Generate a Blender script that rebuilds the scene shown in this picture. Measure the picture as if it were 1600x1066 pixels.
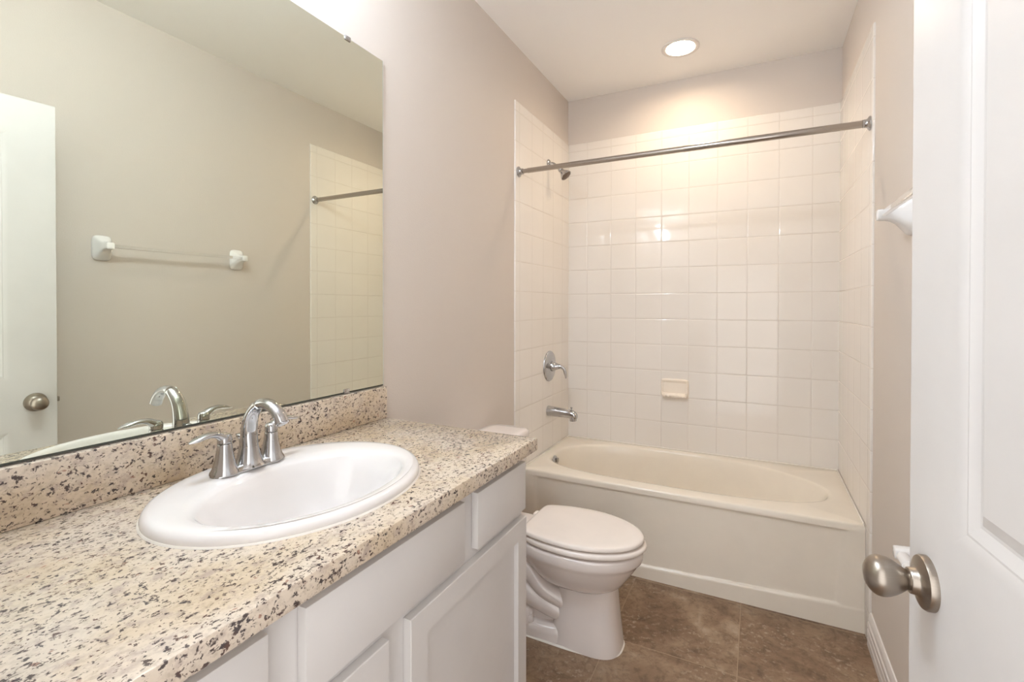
import bpy, bmesh, math, random
from mathutils import Vector, Matrix

scene = bpy.context.scene
for o in list(bpy.data.objects):
    bpy.data.objects.remove(o)

# ------------------------------------------------------------------ camera
F_PX, PP_SHIFT, YAW, PITCH, ROLL = 754.875, -48.17, 0.4688, 0.0086, 0.0009
CAM = Vector((1.1284, 0.0, 1.2944))
_r = Vector((math.cos(YAW), math.sin(YAW), 0)); _d = Vector((-math.sin(YAW), math.cos(YAW), 0)); _u = Vector((0, 0, 1))
_d2 = _d * math.cos(PITCH) - _u * math.sin(PITCH); _u2 = _u * math.cos(PITCH) + _d * math.sin(PITCH)
_r3 = _r * math.cos(ROLL) + _u2 * math.sin(ROLL); _u3 = _u2 * math.cos(ROLL) - _r * math.sin(ROLL)
cd = bpy.data.cameras.new('camera'); cam = bpy.data.objects.new('camera', cd)
scene.collection.objects.link(cam)
m = Matrix((_r3, _u3, -_d2)).transposed().to_4x4(); m.translation = CAM
cam.matrix_world = m
cd.sensor_width = 36; cd.sensor_fit = 'HORIZONTAL'; cd.lens = F_PX / 1600 * 36
cd.shift_y = PP_SHIFT / 1600; cd.clip_start = 0.02
scene.camera = cam

# ------------------------------------------------------------------ world, exposure, lamp strengths
w = bpy.data.worlds.new('hallway_daylight'); scene.world = w; w.use_nodes = True
bg = w.node_tree.nodes['Background']; bg.inputs[0].default_value = (1.0, 0.985, 0.97, 1); bg.inputs[1].default_value = 1.05
scene.view_settings.view_transform = 'Standard'; scene.view_settings.look = 'None'
scene.view_settings.gamma = 1; scene.view_settings.use_curve_mapping = False
scene.view_settings.exposure = 1.3
VANITY_STRENGTH = 92.0
CAN_STRENGTH = 66.0
scene.cycles.max_bounces = 14; scene.cycles.diffuse_bounces = 8; scene.cycles.glossy_bounces = 8
scene.cycles.transmission_bounces = 10

# ------------------------------------------------------------------ room numbers (metres)
W, D, H = 1.524, 3.057, 2.658          # right wall, back wall, ceiling
Y0 = 0.10                              # room face of the wall with the doorway
TT = 0.008                             # tile thickness
TILE_TOP, TILE_FRONT = 2.3666, 2.252
PITCH_T, TX1, TZ1 = 0.1571, 0.1363, 0.5867
CT = 0.919                             # countertop height
C = scene.collection
PI = math.pi

def lin(r, g, b):
    f = lambda c: (c / 12.92 if c <= 0.04045 else ((c + 0.055) / 1.055) ** 2.4)
    return (f(r / 255), f(g / 255), f(b / 255), 1)

# ------------------------------------------------------------------ materials
def new_mat(name):
    mt = bpy.data.materials.new(name); mt.use_nodes = True
    nt = mt.node_tree; b = nt.nodes['Principled BSDF']
    return mt, nt, b
def node(nt, t, **kw):
    n = nt.nodes.new(t)
    for k, v in kw.items(): setattr(n, k, v)
    return n
def setin(n, **kw):
    for k, v in kw.items(): n.inputs[k.replace('_', ' ')].default_value = v
def pos_coord(nt):
    return node(nt, 'ShaderNodeNewGeometry').outputs['Position']
def obj_coord(nt):
    return node(nt, 'ShaderNodeTexCoord').outputs['Object']
def noise(nt, vec, scale, detail=3, rough=0.55, dist=0.0):
    n = node(nt, 'ShaderNodeTexNoise'); setin(n, Scale=scale, Detail=detail, Roughness=rough, Distortion=dist)
    nt.links.new(vec, n.inputs['Vector']); return n
def ramp(nt, fac, stops):
    r = node(nt, 'ShaderNodeValToRGB')
    e = r.color_ramp.elements
    while len(e) < len(stops): e.new(0.5)
    for i, (p, c) in enumerate(stops): e[i].position = p; e[i].color = c
    nt.links.new(fac, r.inputs[0]); return r
def mixc(nt, fac, a, b):
    n = node(nt, 'ShaderNodeMix', data_type='RGBA')
    for s, v in ((0, fac), (6, a), (7, b)):
        if hasattr(v, 'is_output'): nt.links.new(v, n.inputs[s])
        else: n.inputs[s].default_value = v
    return n.outputs[2]
def mathn(nt, op, a, b=None, c=None):
    n = node(nt, 'ShaderNodeMath', operation=op)
    for i, v in enumerate((a, b, c)):
        if v is None: continue
        if hasattr(v, 'is_output'): nt.links.new(v, n.inputs[i])
        else: n.inputs[i].default_value = v
    return n.outputs[0]
def bump(nt, b, height, strength, dist):
    n = node(nt, 'ShaderNodeBump'); setin(n, Strength=strength, Distance=dist)
    nt.links.new(height, n.inputs['Height']); nt.links.new(n.outputs[0], b.inputs['Normal']); return n

def plain(name, col, rough=0.4, metal=0.0, var=0.02, coat=0.0, scale=8, bumps=0.0, spec=0.5, bscale=300):
    mt, nt, b = new_mat(name)
    v = pos_coord(nt)
    n = noise(nt, v, scale, 3)
    lo = tuple(c * (1 - var) for c in col[:3]) + (1,); hi = tuple(min(1, c * (1 + var)) for c in col[:3]) + (1,)
    r = ramp(nt, n.outputs[0], [(0.3, lo), (0.7, hi)])
    nt.links.new(r.outputs[0], b.inputs['Base Color'])
    setin(b, Roughness=rough, Metallic=metal)
    b.inputs['Specular IOR Level'].default_value = spec
    b.inputs['Coat Weight'].default_value = coat
    if bumps:
        nb = noise(nt, v, bscale, 2); bump(nt, b, nb.outputs[0], bumps, 0.001)
    return mt

def wall_paint(name, col):
    mt, nt, b = new_mat(name); v = pos_coord(nt)
    n = noise(nt, v, 1.2, 2)
    r = ramp(nt, n.outputs[0], [(0.3, tuple(c * 0.985 for c in col[:3]) + (1,)), (0.7, col)])
    nt.links.new(r.outputs[0], b.inputs['Base Color']); setin(b, Roughness=0.62)
    b.inputs['Specular IOR Level'].default_value = 0.3
    n2 = noise(nt, v, 170, 3, 0.6); bump(nt, b, n2.outputs[0], 0.35, 0.0012)
    return mt

def tile_mat(name, axis, o_u, z_top, z_first, edge_lo=None, edge_hi=None):
    """glazed square wall tile: grout grid in wall coordinates; axis = 0 (X runs along the wall) or 1 (Y)."""
    mt, nt, b = new_mat(name); v = pos_coord(nt)
    s = node(nt, 'ShaderNodeSeparateXYZ'); nt.links.new(v, s.inputs[0])
    u, z = s.outputs[axis], s.outputs[2]
    def dist(coord, o):
        t = mathn(nt, 'DIVIDE', mathn(nt, 'SUBTRACT', coord, o), PITCH_T)
        fr = mathn(nt, 'FRACT', mathn(nt, 'ADD', t, 100.5))
        return mathn(nt, 'MULTIPLY', mathn(nt, 'ABSOLUTE', mathn(nt, 'SUBTRACT', fr, 0.5)), PITCH_T), mathn(nt, 'FLOOR', mathn(nt, 'ADD', t, 100.0))
    du, iu = dist(u, o_u); dz, iz = dist(z, z_first)
    dm = mathn(nt, 'MINIMUM', mathn(nt, 'ADD', du, 0.0005), dz)  # vertical joints drawn thinner: their faintness under the light is put into the mask
    grout = node(nt, 'ShaderNodeMapRange', interpolation_type='SMOOTHSTEP'); setin(grout, From_Min=0.0006, From_Max=0.0019, To_Min=1.0, To_Max=0.0)
    nt.links.new(dm, grout.inputs[0])
    pil = node(nt, 'ShaderNodeMapRange', interpolation_type='SMOOTHERSTEP'); setin(pil, From_Min=0.0, From_Max=0.007, To_Min=0.0, To_Max=1.0)
    nt.links.new(dm, pil.inputs[0])
    # every tile sits a hair out of plane
    cmb = node(nt, 'ShaderNodeCombineXYZ'); nt.links.new(iu, cmb.inputs[0]); nt.links.new(iz, cmb.inputs[1])
    wn = node(nt, 'ShaderNodeTexWhiteNoise', noise_dimensions='3D'); nt.links.new(cmb.outputs[0], wn.inputs[0])
    sc = node(nt, 'ShaderNodeSeparateColor'); nt.links.new(wn.outputs[1], sc.inputs[0])
    tilt = mathn(nt, 'ADD', mathn(nt, 'MULTIPLY', mathn(nt, 'SUBTRACT', sc.outputs[0], 0.5), u), mathn(nt, 'MULTIPLY', mathn(nt, 'SUBTRACT', sc.outputs[1], 0.5), z))
    wav = noise(nt, v, 6, 1)
    hgt = mathn(nt, 'ADD', mathn(nt, 'MULTIPLY', pil.outputs[0], 0.0008), mathn(nt, 'ADD', mathn(nt, 'MULTIPLY', tilt, 0.0022), mathn(nt, 'MULTIPLY', wav.outputs[0], 0.0004)))
    tn = noise(nt, v, 3, 2)
    tc = ramp(nt, tn.outputs[0], [(0.3, (0.785, 0.74, 0.69, 1)), (0.7, (0.805, 0.765, 0.72, 1))])
    col = mixc(nt, grout.outputs[0], tc.outputs[0], (0.63, 0.57, 0.51, 1))
    nt.links.new(col, b.inputs['Base Color'])
    rg = mathn(nt, 'ADD', mathn(nt, 'MULTIPLY', grout.outputs[0], 0.45), 0.06)
    nt.links.new(rg, b.inputs['Roughness'])
    b.inputs['Specular IOR Level'].default_value = 0.36
    bump(nt, b, hgt, 1.0, 1.0)
    return mt

def granite():
    mt, nt, b = new_mat('speckled_granite'); v0 = pos_coord(nt)
    mp = node(nt, 'ShaderNodeMapping'); mp.inputs['Rotation'].default_value = (0.5, 0.0, 0.28); mp.inputs['Scale'].default_value = (1.0, 0.72, 0.9)
    nt.links.new(v0, mp.inputs[0]); v = mp.outputs[0]
    big = noise(nt, v, 7, 4, 0.6)
    base = ramp(nt, big.outputs[0], [(0.28, lin(186, 166, 140)), (0.42, lin(207, 190, 167)), (0.58, lin(213, 200, 184)), (0.8, lin(200, 188, 176))])
    fine = noise(nt, v, 120, 3, 0.6)
    f2 = ramp(nt, fine.outputs[0], [(0.30, (0.72, 0.70, 0.68, 1)), (0.52, (1, 1, 1, 1))])
    mul = node(nt, 'ShaderNodeMix', data_type='RGBA', blend_type='MULTIPLY'); mul.inputs[0].default_value = 0.75
    nt.links.new(base.outputs[0], mul.inputs[6]); nt.links.new(f2.outputs[0], mul.inputs[7])
    col = mul.outputs[2]
    # greyish-lilac haze
    hz = noise(nt, v, 46, 4, 0.65); hzr = ramp(nt, hz.outputs[0], [(0.52, (0, 0, 0, 1)), (0.66, (1, 1, 1, 1))])
    col = mixc(nt, mathn(nt, 'MULTIPLY', hzr.outputs[0], 0.62), col, lin(166, 148, 140))
    # rust flecks
    rs = noise(nt, v, 60, 2, 0.5, 0.3); rsr = ramp(nt, rs.outputs[0], [(0.70, (0, 0, 0, 1)), (0.74, (1, 1, 1, 1))])
    col = mixc(nt, mathn(nt, 'MULTIPLY', rsr.outputs[0], 0.7), col, lin(140, 88, 72))
    # dark minerals, large and small
    clus = noise(nt, v, 14, 2); 
    d1 = noise(nt, v, 130, 4, 0.66, 0.35)
    d1s = mathn(nt, 'ADD', d1.outputs[0], mathn(nt, 'MULTIPLY', mathn(nt, 'SUBTRACT', clus.outputs[0], 0.5), 0.13))
    d1r = ramp(nt, d1s, [(0.566, (0, 0, 0, 1)), (0.612, (1, 1, 1, 1))])
    hue = noise(nt, v, 30, 1); hr = ramp(nt, hue.outputs[0], [(0.4, lin(56, 42, 44)), (0.55, lin(50, 45, 54)), (0.65, lin(84, 54, 48))])
    col = mixc(nt, mathn(nt, 'MULTIPLY', d1r.outputs[0], 0.92), col, hr.outputs[0])
    d2 = noise(nt, v, 190, 2, 0.5, 0.2); d2r = ramp(nt, d2.outputs[0], [(0.625, (0, 0, 0, 1)), (0.675, (1, 1, 1, 1))])
    col = mixc(nt, mathn(nt, 'MULTIPLY', d2r.outputs[0], 0.8), col, lin(86, 72, 70))
    nt.links.new(col, b.inputs['Base Color']); setin(b, Roughness=0.16)
    return mt

def floor_mat():
    mt, nt, b = new_mat('stone_look_floor_tile'); v = pos_coord(nt)
    s = node(nt, 'ShaderNodeSeparateXYZ'); nt.links.new(v, s.inputs[0])
    P = 0.4525
    def dist(c, o):
        t = mathn(nt, 'DIVIDE', mathn(nt, 'SUBTRACT', c, o), P)
        fr = mathn(nt, 'FRACT', mathn(nt, 'ADD', t, 50.5))
        return mathn(nt, 'MULTIPLY', mathn(nt, 'ABSOLUTE', mathn(nt, 'SUBTRACT', fr, 0.5)), P), mathn(nt, 'FLOOR', mathn(nt, 'ADD', t, 50.0))
    dx, ix = dist(s.outputs[0], 1.073); dy, iy = dist(s.outputs[1], 1.853)
    dm = mathn(nt, 'MINIMUM', dx, dy)
    cmb = node(nt, 'ShaderNodeCombineXYZ'); nt.links.new(ix, cmb.inputs[0]); nt.links.new(iy, cmb.inputs[1])
    wn = node(nt, 'ShaderNodeTexWhiteNoise', noise_dimensions='3D'); nt.links.new(cmb.outputs[0], wn.inputs[0])
    off = node(nt, 'ShaderNodeVectorMath', operation='MULTIPLY_ADD'); nt.links.new(wn.outputs[1], off.inputs[0]); off.inputs[1].default_value = (7, 7, 7); nt.links.new(v, off.inputs[2])
    vv = off.outputs[0]
    n1 = noise(nt, vv, 5.5, 5, 0.62, 0.6)
    c1 = ramp(nt, n1.outputs[0], [(0.26, lin(108, 86, 68)), (0.46, lin(138, 113, 91)), (0.60, lin(156, 132, 108)), (0.74, lin(180, 160, 138))])
    n2 = noise(nt, vv, 34, 5, 0.7, 0.4)
    c2 = ramp(nt, n2.outputs[0], [(0.36, (0.55, 0.52, 0.50, 1)), (0.52, (0.95, 0.95, 0.95, 1)), (0.66, (1.0, 1.0, 1.0, 1))])
    mul = node(nt, 'ShaderNodeMix', data_type='RGBA', blend_type='MULTIPLY'); mul.inputs[0].default_value = 0.7
    nt.links.new(c1.outputs[0], mul.inputs[6]); nt.links.new(c2.outputs[0], mul.inputs[7])
    n3 = noise(nt, vv, 60, 3, 0.6); n3r = ramp(nt, n3.outputs[0], [(0.55, (0, 0, 0, 1)), (0.74, (1, 1, 1, 1))])
    n4 = noise(nt, vv, 4, 2); n4r = ramp(nt, n4.outputs[0], [(0.42, (0, 0, 0, 1)), (0.62, (1, 1, 1, 1))])
    col = mixc(nt, mathn(nt, 'MULTIPLY', mathn(nt, 'MULTIPLY', n3r.outputs[0], n4r.outputs[0]), 0.8), mul.outputs[2], lin(196, 180, 160))
    g = node(nt, 'ShaderNodeMapRange', interpolation_type='SMOOTHSTEP'); setin(g, From_Min=0.001, From_Max=0.0022, To_Min=0.75, To_Max=0.0); nt.links.new(dm, g.inputs[0])
    col = mixc(nt, g.outputs[0], col, lin(170, 148, 124))
    nt.links.new(col, b.inputs['Base Color']); setin(b, Roughness=0.5)
    b.inputs['Specular IOR Level'].default_value = 0.35
    bump(nt, b, n2.outputs[0], 0.15, 0.002)
    return mt

def chrome(name, col=(0.52, 0.52, 0.53, 1), rough=0.05):
    return plain(name, col, rough, 1.0, 0.01, scale=20)
def brushed(name, col, rough):
    mt, nt, b = new_mat(name); v = obj_coord(nt)
    mp = node(nt, 'ShaderNodeMapping'); mp.inputs['Scale'].default_value = (4, 4, 260); nt.links.new(v, mp.inputs[0])
    n = noise(nt, mp.outputs[0], 3, 2)
    r = ramp(nt, n.outputs[0], [(0.3, tuple(c * 0.94 for c in col[:3]) + (1,)), (0.7, col)])
    nt.links.new(r.outputs[0], b.inputs['Base Color']); setin(b, Metallic=1.0, Roughness=rough)
    return mt
def glass(name):
    mt, nt, b = new_mat(name)
    setin(b, Roughness=0.02, IOR=1.45); b.inputs['Transmission Weight'].default_value = 1.0
    n = noise(nt, pos_coord(nt), 5); r = ramp(nt, n.outputs[0], [(0, (0.97, 0.97, 0.97, 1)), (1, (1, 1, 1, 1))])
    nt.links.new(r.outputs[0], b.inputs['Base Color'])
    return mt
def emitter(name, col, strength):
    mt, nt, b = new_mat(name)
    n = noise(nt, pos_coord(nt), 30); r = ramp(nt, n.outputs[0], [(0, tuple(c * 0.98 for c in col[:3]) + (1,)), (1, col)])
    nt.links.new(r.outputs[0], b.inputs['Emission Color']); b.inputs['Emission Strength'].default_value = strength
    setin(b, Base_Color=(0.9, 0.9, 0.9, 1))
    return mt

M = {}
M['wall'] = wall_paint('greige_wall_paint', (0.66, 0.600, 0.548, 1))
M['ceiling'] = wall_paint('white_ceiling_paint', (0.93, 0.915, 0.90, 1))
M['tile_back'] = tile_mat('white_tile_back', 0, TX1, TILE_TOP, TZ1)
M['tile_side'] = tile_mat('white_tile_side', 1, TILE_FRONT + 0.052, TILE_TOP, TZ1)
M['granite'] = granite()
M['floor'] = floor_mat()
M['trim'] = plain('white_trim_paint', (0.76, 0.725, 0.70, 1), 0.35)
M['door'] = plain('white_door_paint', (0.62, 0.598, 0.585, 1), 0.38, bumps=0.05, bscale=120)
M['cabinet'] = plain('pale_grey_cabinet_paint', (0.66, 0.64, 0.63, 1), 0.38)
M['cab_in'] = plain('cabinet_recess', (0.25, 0.24, 0.24, 1), 0.6)
M['porcelain'] = plain('white_porcelain', (0.79, 0.765, 0.755, 1), 0.07, coat=0.3)
M['toilet'] = plain('white_vitreous_china', (0.76, 0.70, 0.67, 1), 0.1, coat=0.2)
M['seat'] = plain('toilet_seat_plastic', (0.83, 0.765, 0.715, 1), 0.16)
M['tub'] = plain('bisque_tub_enamel', (0.82, 0.755, 0.655, 1), 0.15, coat=0.1)
M['ceramic'] = plain('white_ceramic', (0.86, 0.85, 0.845, 1), 0.12)
M['dish'] = plain('bone_ceramic', (0.87, 0.79, 0.69, 1), 0.12)
M['chrome'] = chrome('polished_chrome')
M['rod'] = brushed('brushed_steel', (0.47, 0.43, 0.395, 1), 0.26)
M['nickel'] = brushed('satin_nickel', (0.37, 0.325, 0.28, 1), 0.33)
M['dark'] = plain('dark_gap', (0.03, 0.028, 0.026, 1), 0.6)
M['nozzle'] = plain('grey_brown_nozzle', (0.16, 0.11, 0.075, 1), 0.5)
M['caulk'] = plain('white_caulk', (0.82, 0.78, 0.72, 1), 0.45)
M['mirror_edge'] = plain('mirror_black_edge', (0.06, 0.065, 0.055, 1), 0.3)
M['glass_edge'] = plain('polished_glass_edge', (0.62, 0.68, 0.64, 1), 0.08)
M['acrylic'] = glass('clear_acrylic')
mm, nt, b = new_mat('silvered_mirror')
n = noise(nt, pos_coord(nt), 2); r = ramp(nt, n.outputs[0], [(0.2, (0.815, 0.842, 0.735, 1)), (0.8, (0.822, 0.848, 0.745, 1))])
nt.links.new(r.outputs[0], b.inputs['Base Color']); setin(b, Metallic=1.0, Roughness=0.0)
M['mirror'] = mm
M['bulb'] = emitter('frosted_bulb_glow', (0.755, 0.875, 1.0, 1), VANITY_STRENGTH)
M['can'] = emitter('recessed_lamp_glow', (1.0, 0.80, 0.56, 1), CAN_STRENGTH)

# ------------------------------------------------------------------ mesh helpers
def link(name, me, mat, parent=None, smooth=35):
    o = bpy.data.objects.new(name, me); C.objects.link(o)
    if mat is not None: me.materials.append(mat)
    if smooth:
        for p in me.polygons: p.use_smooth = True
        me.set_sharp_from_angle(angle=math.radians(smooth))
    if parent is not None:
        o.parent = parent; o.matrix_parent_inverse = Matrix.Translation(-parent.matrix_basis.translation) if parent.rotation_euler.z == 0 else parent.matrix_basis.inverted()
    return o
def obj(name, bm, mat, parent=None, smooth=35):
    bmesh.ops.remove_doubles(bm, verts=bm.verts, dist=1e-6)
    bmesh.ops.recalc_face_normals(bm, faces=bm.faces)
    me = bpy.data.meshes.new(name); bm.to_mesh(me); bm.free()
    return link(name, me, mat, parent, smooth)
def thing(name, loc, rz=0):
    o = bpy.data.objects.new(name, None); C.objects.link(o); o.location = loc; o.rotation_euler = (0, 0, rz); o.empty_display_size = 0.05
    return o
def tag(o, label, cat=None, group=None):
    o['label'] = label
    if cat: o['category'] = cat
    if group: o['group'] = group
    return o
def struct(o, label, cat):
    o['kind'] = 'structure'; o['label'] = label; o['category'] = cat; return o

def add_box(bm, x0, x1, y0, y1, z0, z1, bev=0.0, seg=2):
    vs = [bm.verts.new((x, y, z)) for x in (x0, x1) for y in (y0, y1) for z in (z0, z1)]
    q = [(0, 1, 3, 2), (4, 6, 7, 5), (0, 4, 5, 1), (2, 3, 7, 6), (0, 2, 6, 4), (1, 5, 7, 3)]
    fs = [bm.faces.new([vs[i] for i in f]) for f in q]
    if bev:
        es = list({e for f in fs for e in f.edges})
        bmesh.ops.bevel(bm, geom=es, offset=bev, segments=seg, profile=0.5, affect='EDGES')
def box(x0, x1, y0, y1, z0, z1, bev=0.0, seg=2):
    bm = bmesh.new(); add_box(bm, x0, x1, y0, y1, z0, z1, bev, seg); return bm
def add_loft(bm, rings, cap0=True, cap1=True, close=False):
    R = [[bm.verts.new(p) for p in ring] for ring in rings]
    n = len(R[0])
    for a, b_ in zip(R[:-1], R[1:]) if not close else zip(R, R[1:] + R[:1]):
        for i in range(n):
            j = (i + 1) % n
            bm.faces.new((a[i], a[j], b_[j], b_[i]))
    def fan(ring):
        c = sum((v.co for v in ring), Vector()) / len(ring); cv = bm.verts.new(c)
        for i in range(len(ring)): bm.faces.new((ring[i], ring[(i + 1) % len(ring)], cv))
    if not close:
        if cap0: fan(R[0])
        if cap1: fan(R[-1])
def frame_from(axis):
    a = Vector(axis).normalized(); t = Vector((0, 0, 1)) if abs(a.z) < 0.9 else Vector((1, 0, 0))
    u = t.cross(a).normalized(); v = a.cross(u); return a, u, v
def add_lathe(bm, origin, axis, prof, n=40, su=1.0, sv=1.0, cap0=True, cap1=True):
    a, u, v = frame_from(axis); o = Vector(origin)
    rings = []
    for h, r_ in prof:
        rings.append([o + a * h + u * (math.cos(2 * PI * i / n) * r_ * su) + v * (math.sin(2 * PI * i / n) * r_ * sv) for i in range(n)])
    add_loft(bm, rings, cap0, cap1)
def catmull(pts, k):
    P = [Vector(p) for p in pts]; P = [2 * P[0] - P[1]] + P + [2 * P[-1] - P[-2]]; out = []
    for i in range(1, len(P) - 2):
        for s in range(k):
            t = s / k; a, b_, c, d = P[i - 1:i + 3]
            out.append(0.5 * ((2 * b_) + (c - a) * t + (2 * a - 5 * b_ + 4 * c - d) * t * t + (3 * b_ - a - 3 * c + d) * t ** 3))
    out.append(P[-2]); return out
def add_tube(bm, pts, rad, n=20, k=8, flat=1.0, up=(0, 0, 1), cap=True):
    """swept tube; rad = list of radii per control point; flat scales the radius along the up-ish normal"""
    path = catmull(pts, k); rr = [q.x for q in catmull([(r_, 0, 0) for r_ in rad], k)]
    fl = flat if isinstance(flat, (list, tuple)) else [flat] * len(pts)
    ff = [q.x for q in catmull([(r_, 0, 0) for r_ in fl], k)]
    rings = []; upv = Vector(up)
    for i, p in enumerate(path):
        t = (path[min(i + 1, len(path) - 1)] - path[max(i - 1, 0)]).normalized()
        s = t.cross(upv)
        if s.length < 1e-3: s = t.cross(Vector((1, 0, 0.001)))
        s.normalize(); nn = s.cross(t).normalized()
        if rings and False: pass
        rings.append([p + s * (math.cos(2 * PI * j / n) * rr[i]) + nn * (math.sin(2 * PI * j / n) * rr[i] * ff[i]) for j in range(n)])
    add_loft(bm, rings, cap, cap)
def sup(c, n):  # signed power for superellipses
    return math.copysign(abs(c) ** (2.0 / n), c)
def smooth(t):
    t = max(0.0, min(1.0, t)); return t * t * (3 - 2 * t)

# ------------------------------------------------------------------ the room
def slab(name, x0, x1, y0, y1, z0, z1, mat, label, cat='wall'):
    return struct(obj(name, box(x0, x1, y0, y1, z0, z1), mat, None, 0), label, cat)
slab('floor', -0.12, W + 0.12, -0.9, D + 0.12, -0.05, 0.0, M['floor'], 'brown mottled stone-look floor tiles with pale grout', 'floor')
LX, LY, LR = 0.763, 2.685, 0.0735
bm = bmesh.new(); n = 64
def _sq(i):
    per = n // 4; k = (i + n // 8) % n; q, t = divmod(k, per); t /= per
    X0, X1, Y0_, Y1 = -0.12, W + 0.12, -0.9, D + 0.12
    return [(X1, Y0_ + (Y1 - Y0_) * t), (X1 - (X1 - X0) * t, Y1), (X0, Y1 - (Y1 - Y0_) * t), (X0 + (X1 - X0) * t, Y0_)][q]
_ho = [(LX + LR * math.cos(2 * PI * i / n), LY + LR * math.sin(2 * PI * i / n)) for i in range(n)]
add_loft(bm, [[(*_ho[i], H) for i in range(n)], [(*_sq(i), H) for i in range(n)], [(*_sq(i), H + 0.05) for i in range(n)], [(*_ho[i], H + 0.05) for i in range(n)]], False, False, close=True)
struct(obj('ceiling', bm, M['ceiling'], None, 20), 'smooth white ceiling above the whole room', 'ceiling')
wall_left = slab('wall_left', -0.12, 0.0, -0.04, D, 0, H, M['wall'], 'greige wall behind the mirror, vanity and toilet')
wall_back = slab('wall_back', -0.12, W + 0.12, D, D + 0.12, 0, H, M['wall'], 'greige wall above the white tiles behind the bathtub')
wall_right = slab('wall_right', W, W + 0.12, -0.04, D, 0, H, M['wall'], 'greige wall carrying the towel bar beside the open door')
OX0, OX1, OZ = 0.62, 1.458, 2.085      # doorway
bm = bmesh.new()
add_box(bm, 0, OX0, -0.04, Y0, 0, H); add_box(bm, OX1, W, -0.04, Y0, 0, H); add_box(bm, OX0, OX1, -0.04, Y0, OZ, H)
struct(obj('wall_front', bm, M['wall'], None, 0), 'greige wall with the doorway the photo is taken from', 'wall')

# tile surround, bullnosed at its free edges
def tile_panel(name, pts_uv, to_world, mat, parent, edges):
    pass
bm = bmesh.new(); add_box(bm, TT, W - TT, D - TT, D, 0.40, TILE_TOP)
es = [e for e in bm.edges if all(v.co.z > TILE_TOP - 1e-4 and v.co.y < D - TT + 1e-4 for v in e.verts)]
bmesh.ops.bevel(bm, geom=es, offset=0.006, segments=4, profile=0.5, affect='EDGES')
obj('tile_panel', bm, M['tile_back'], wall_back)
for side in (0, 1):
    x0, x1 = (0.0, TT) if side == 0 else (W - TT, W)
    bm = box(x0, x1, TILE_FRONT, D, 0.0, TILE_TOP)
    fx = TT if side == 0 else W - TT
    es = [e for e in bm.edges if all(abs(v.co.x - fx) < 1e-4 for v in e.verts) and (all(v.co.z > TILE_TOP - 1e-4 for v in e.verts) or all(v.co.y < TILE_FRONT + 1e-4 for v in e.verts))]
    bmesh.ops.bevel(bm, geom=es, offset=0.006, segments=4, profile=0.5, affect='EDGES')
    obj('tile_panel', bm, M['tile_side'], wall_left if side == 0 else wall_right)

# baseboards
def baseboard(name, x, sgn, y0, y1, label):
    prof = [(0, 0), (0.013, 0), (0.013, 0.030), (0.011, 0.034), (0.013, 0.038), (0.013, 0.062), (0.0105, 0.066), (0.0125, 0.071), (0.0125, 0.088), (0.009, 0.094), (0.010, 0.100), (0.008, 0.116), (0.004, 0.126), (0, 0.128)]
    bm = bmesh.new()
    add_loft(bm, [[(x + sgn * a, y, z) for a, z in prof] for y in (y0, y1)])
    return struct(obj(name, bm, M['trim'], None, 25), label, 'baseboard')
baseboard('baseboard_right', W, -1, Y0, TILE_FRONT, 'white grooved baseboard running along the wall beside the door')
baseboard('baseboard_left', 0.0, 1, 1.262, TILE_FRONT, 'white baseboard on the wall behind the toilet')

# door casing (lining of the doorway the camera stands in)
bm = bmesh.new()
add_box(bm, OX0 - 0.0, OX0 + 0.015, -0.05, Y0 + 0.002, 0, OZ); add_box(bm, OX1 - 0.012, OX1, -0.05, Y0 + 0.002, 0, OZ); add_box(bm, OX0, OX1, -0.05, Y0 + 0.002, OZ - 0.012, OZ)
struct(obj('trim_1', bm, M['trim'], None, 0), 'white lining of the doorway around the open door', 'door frame')

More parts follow.
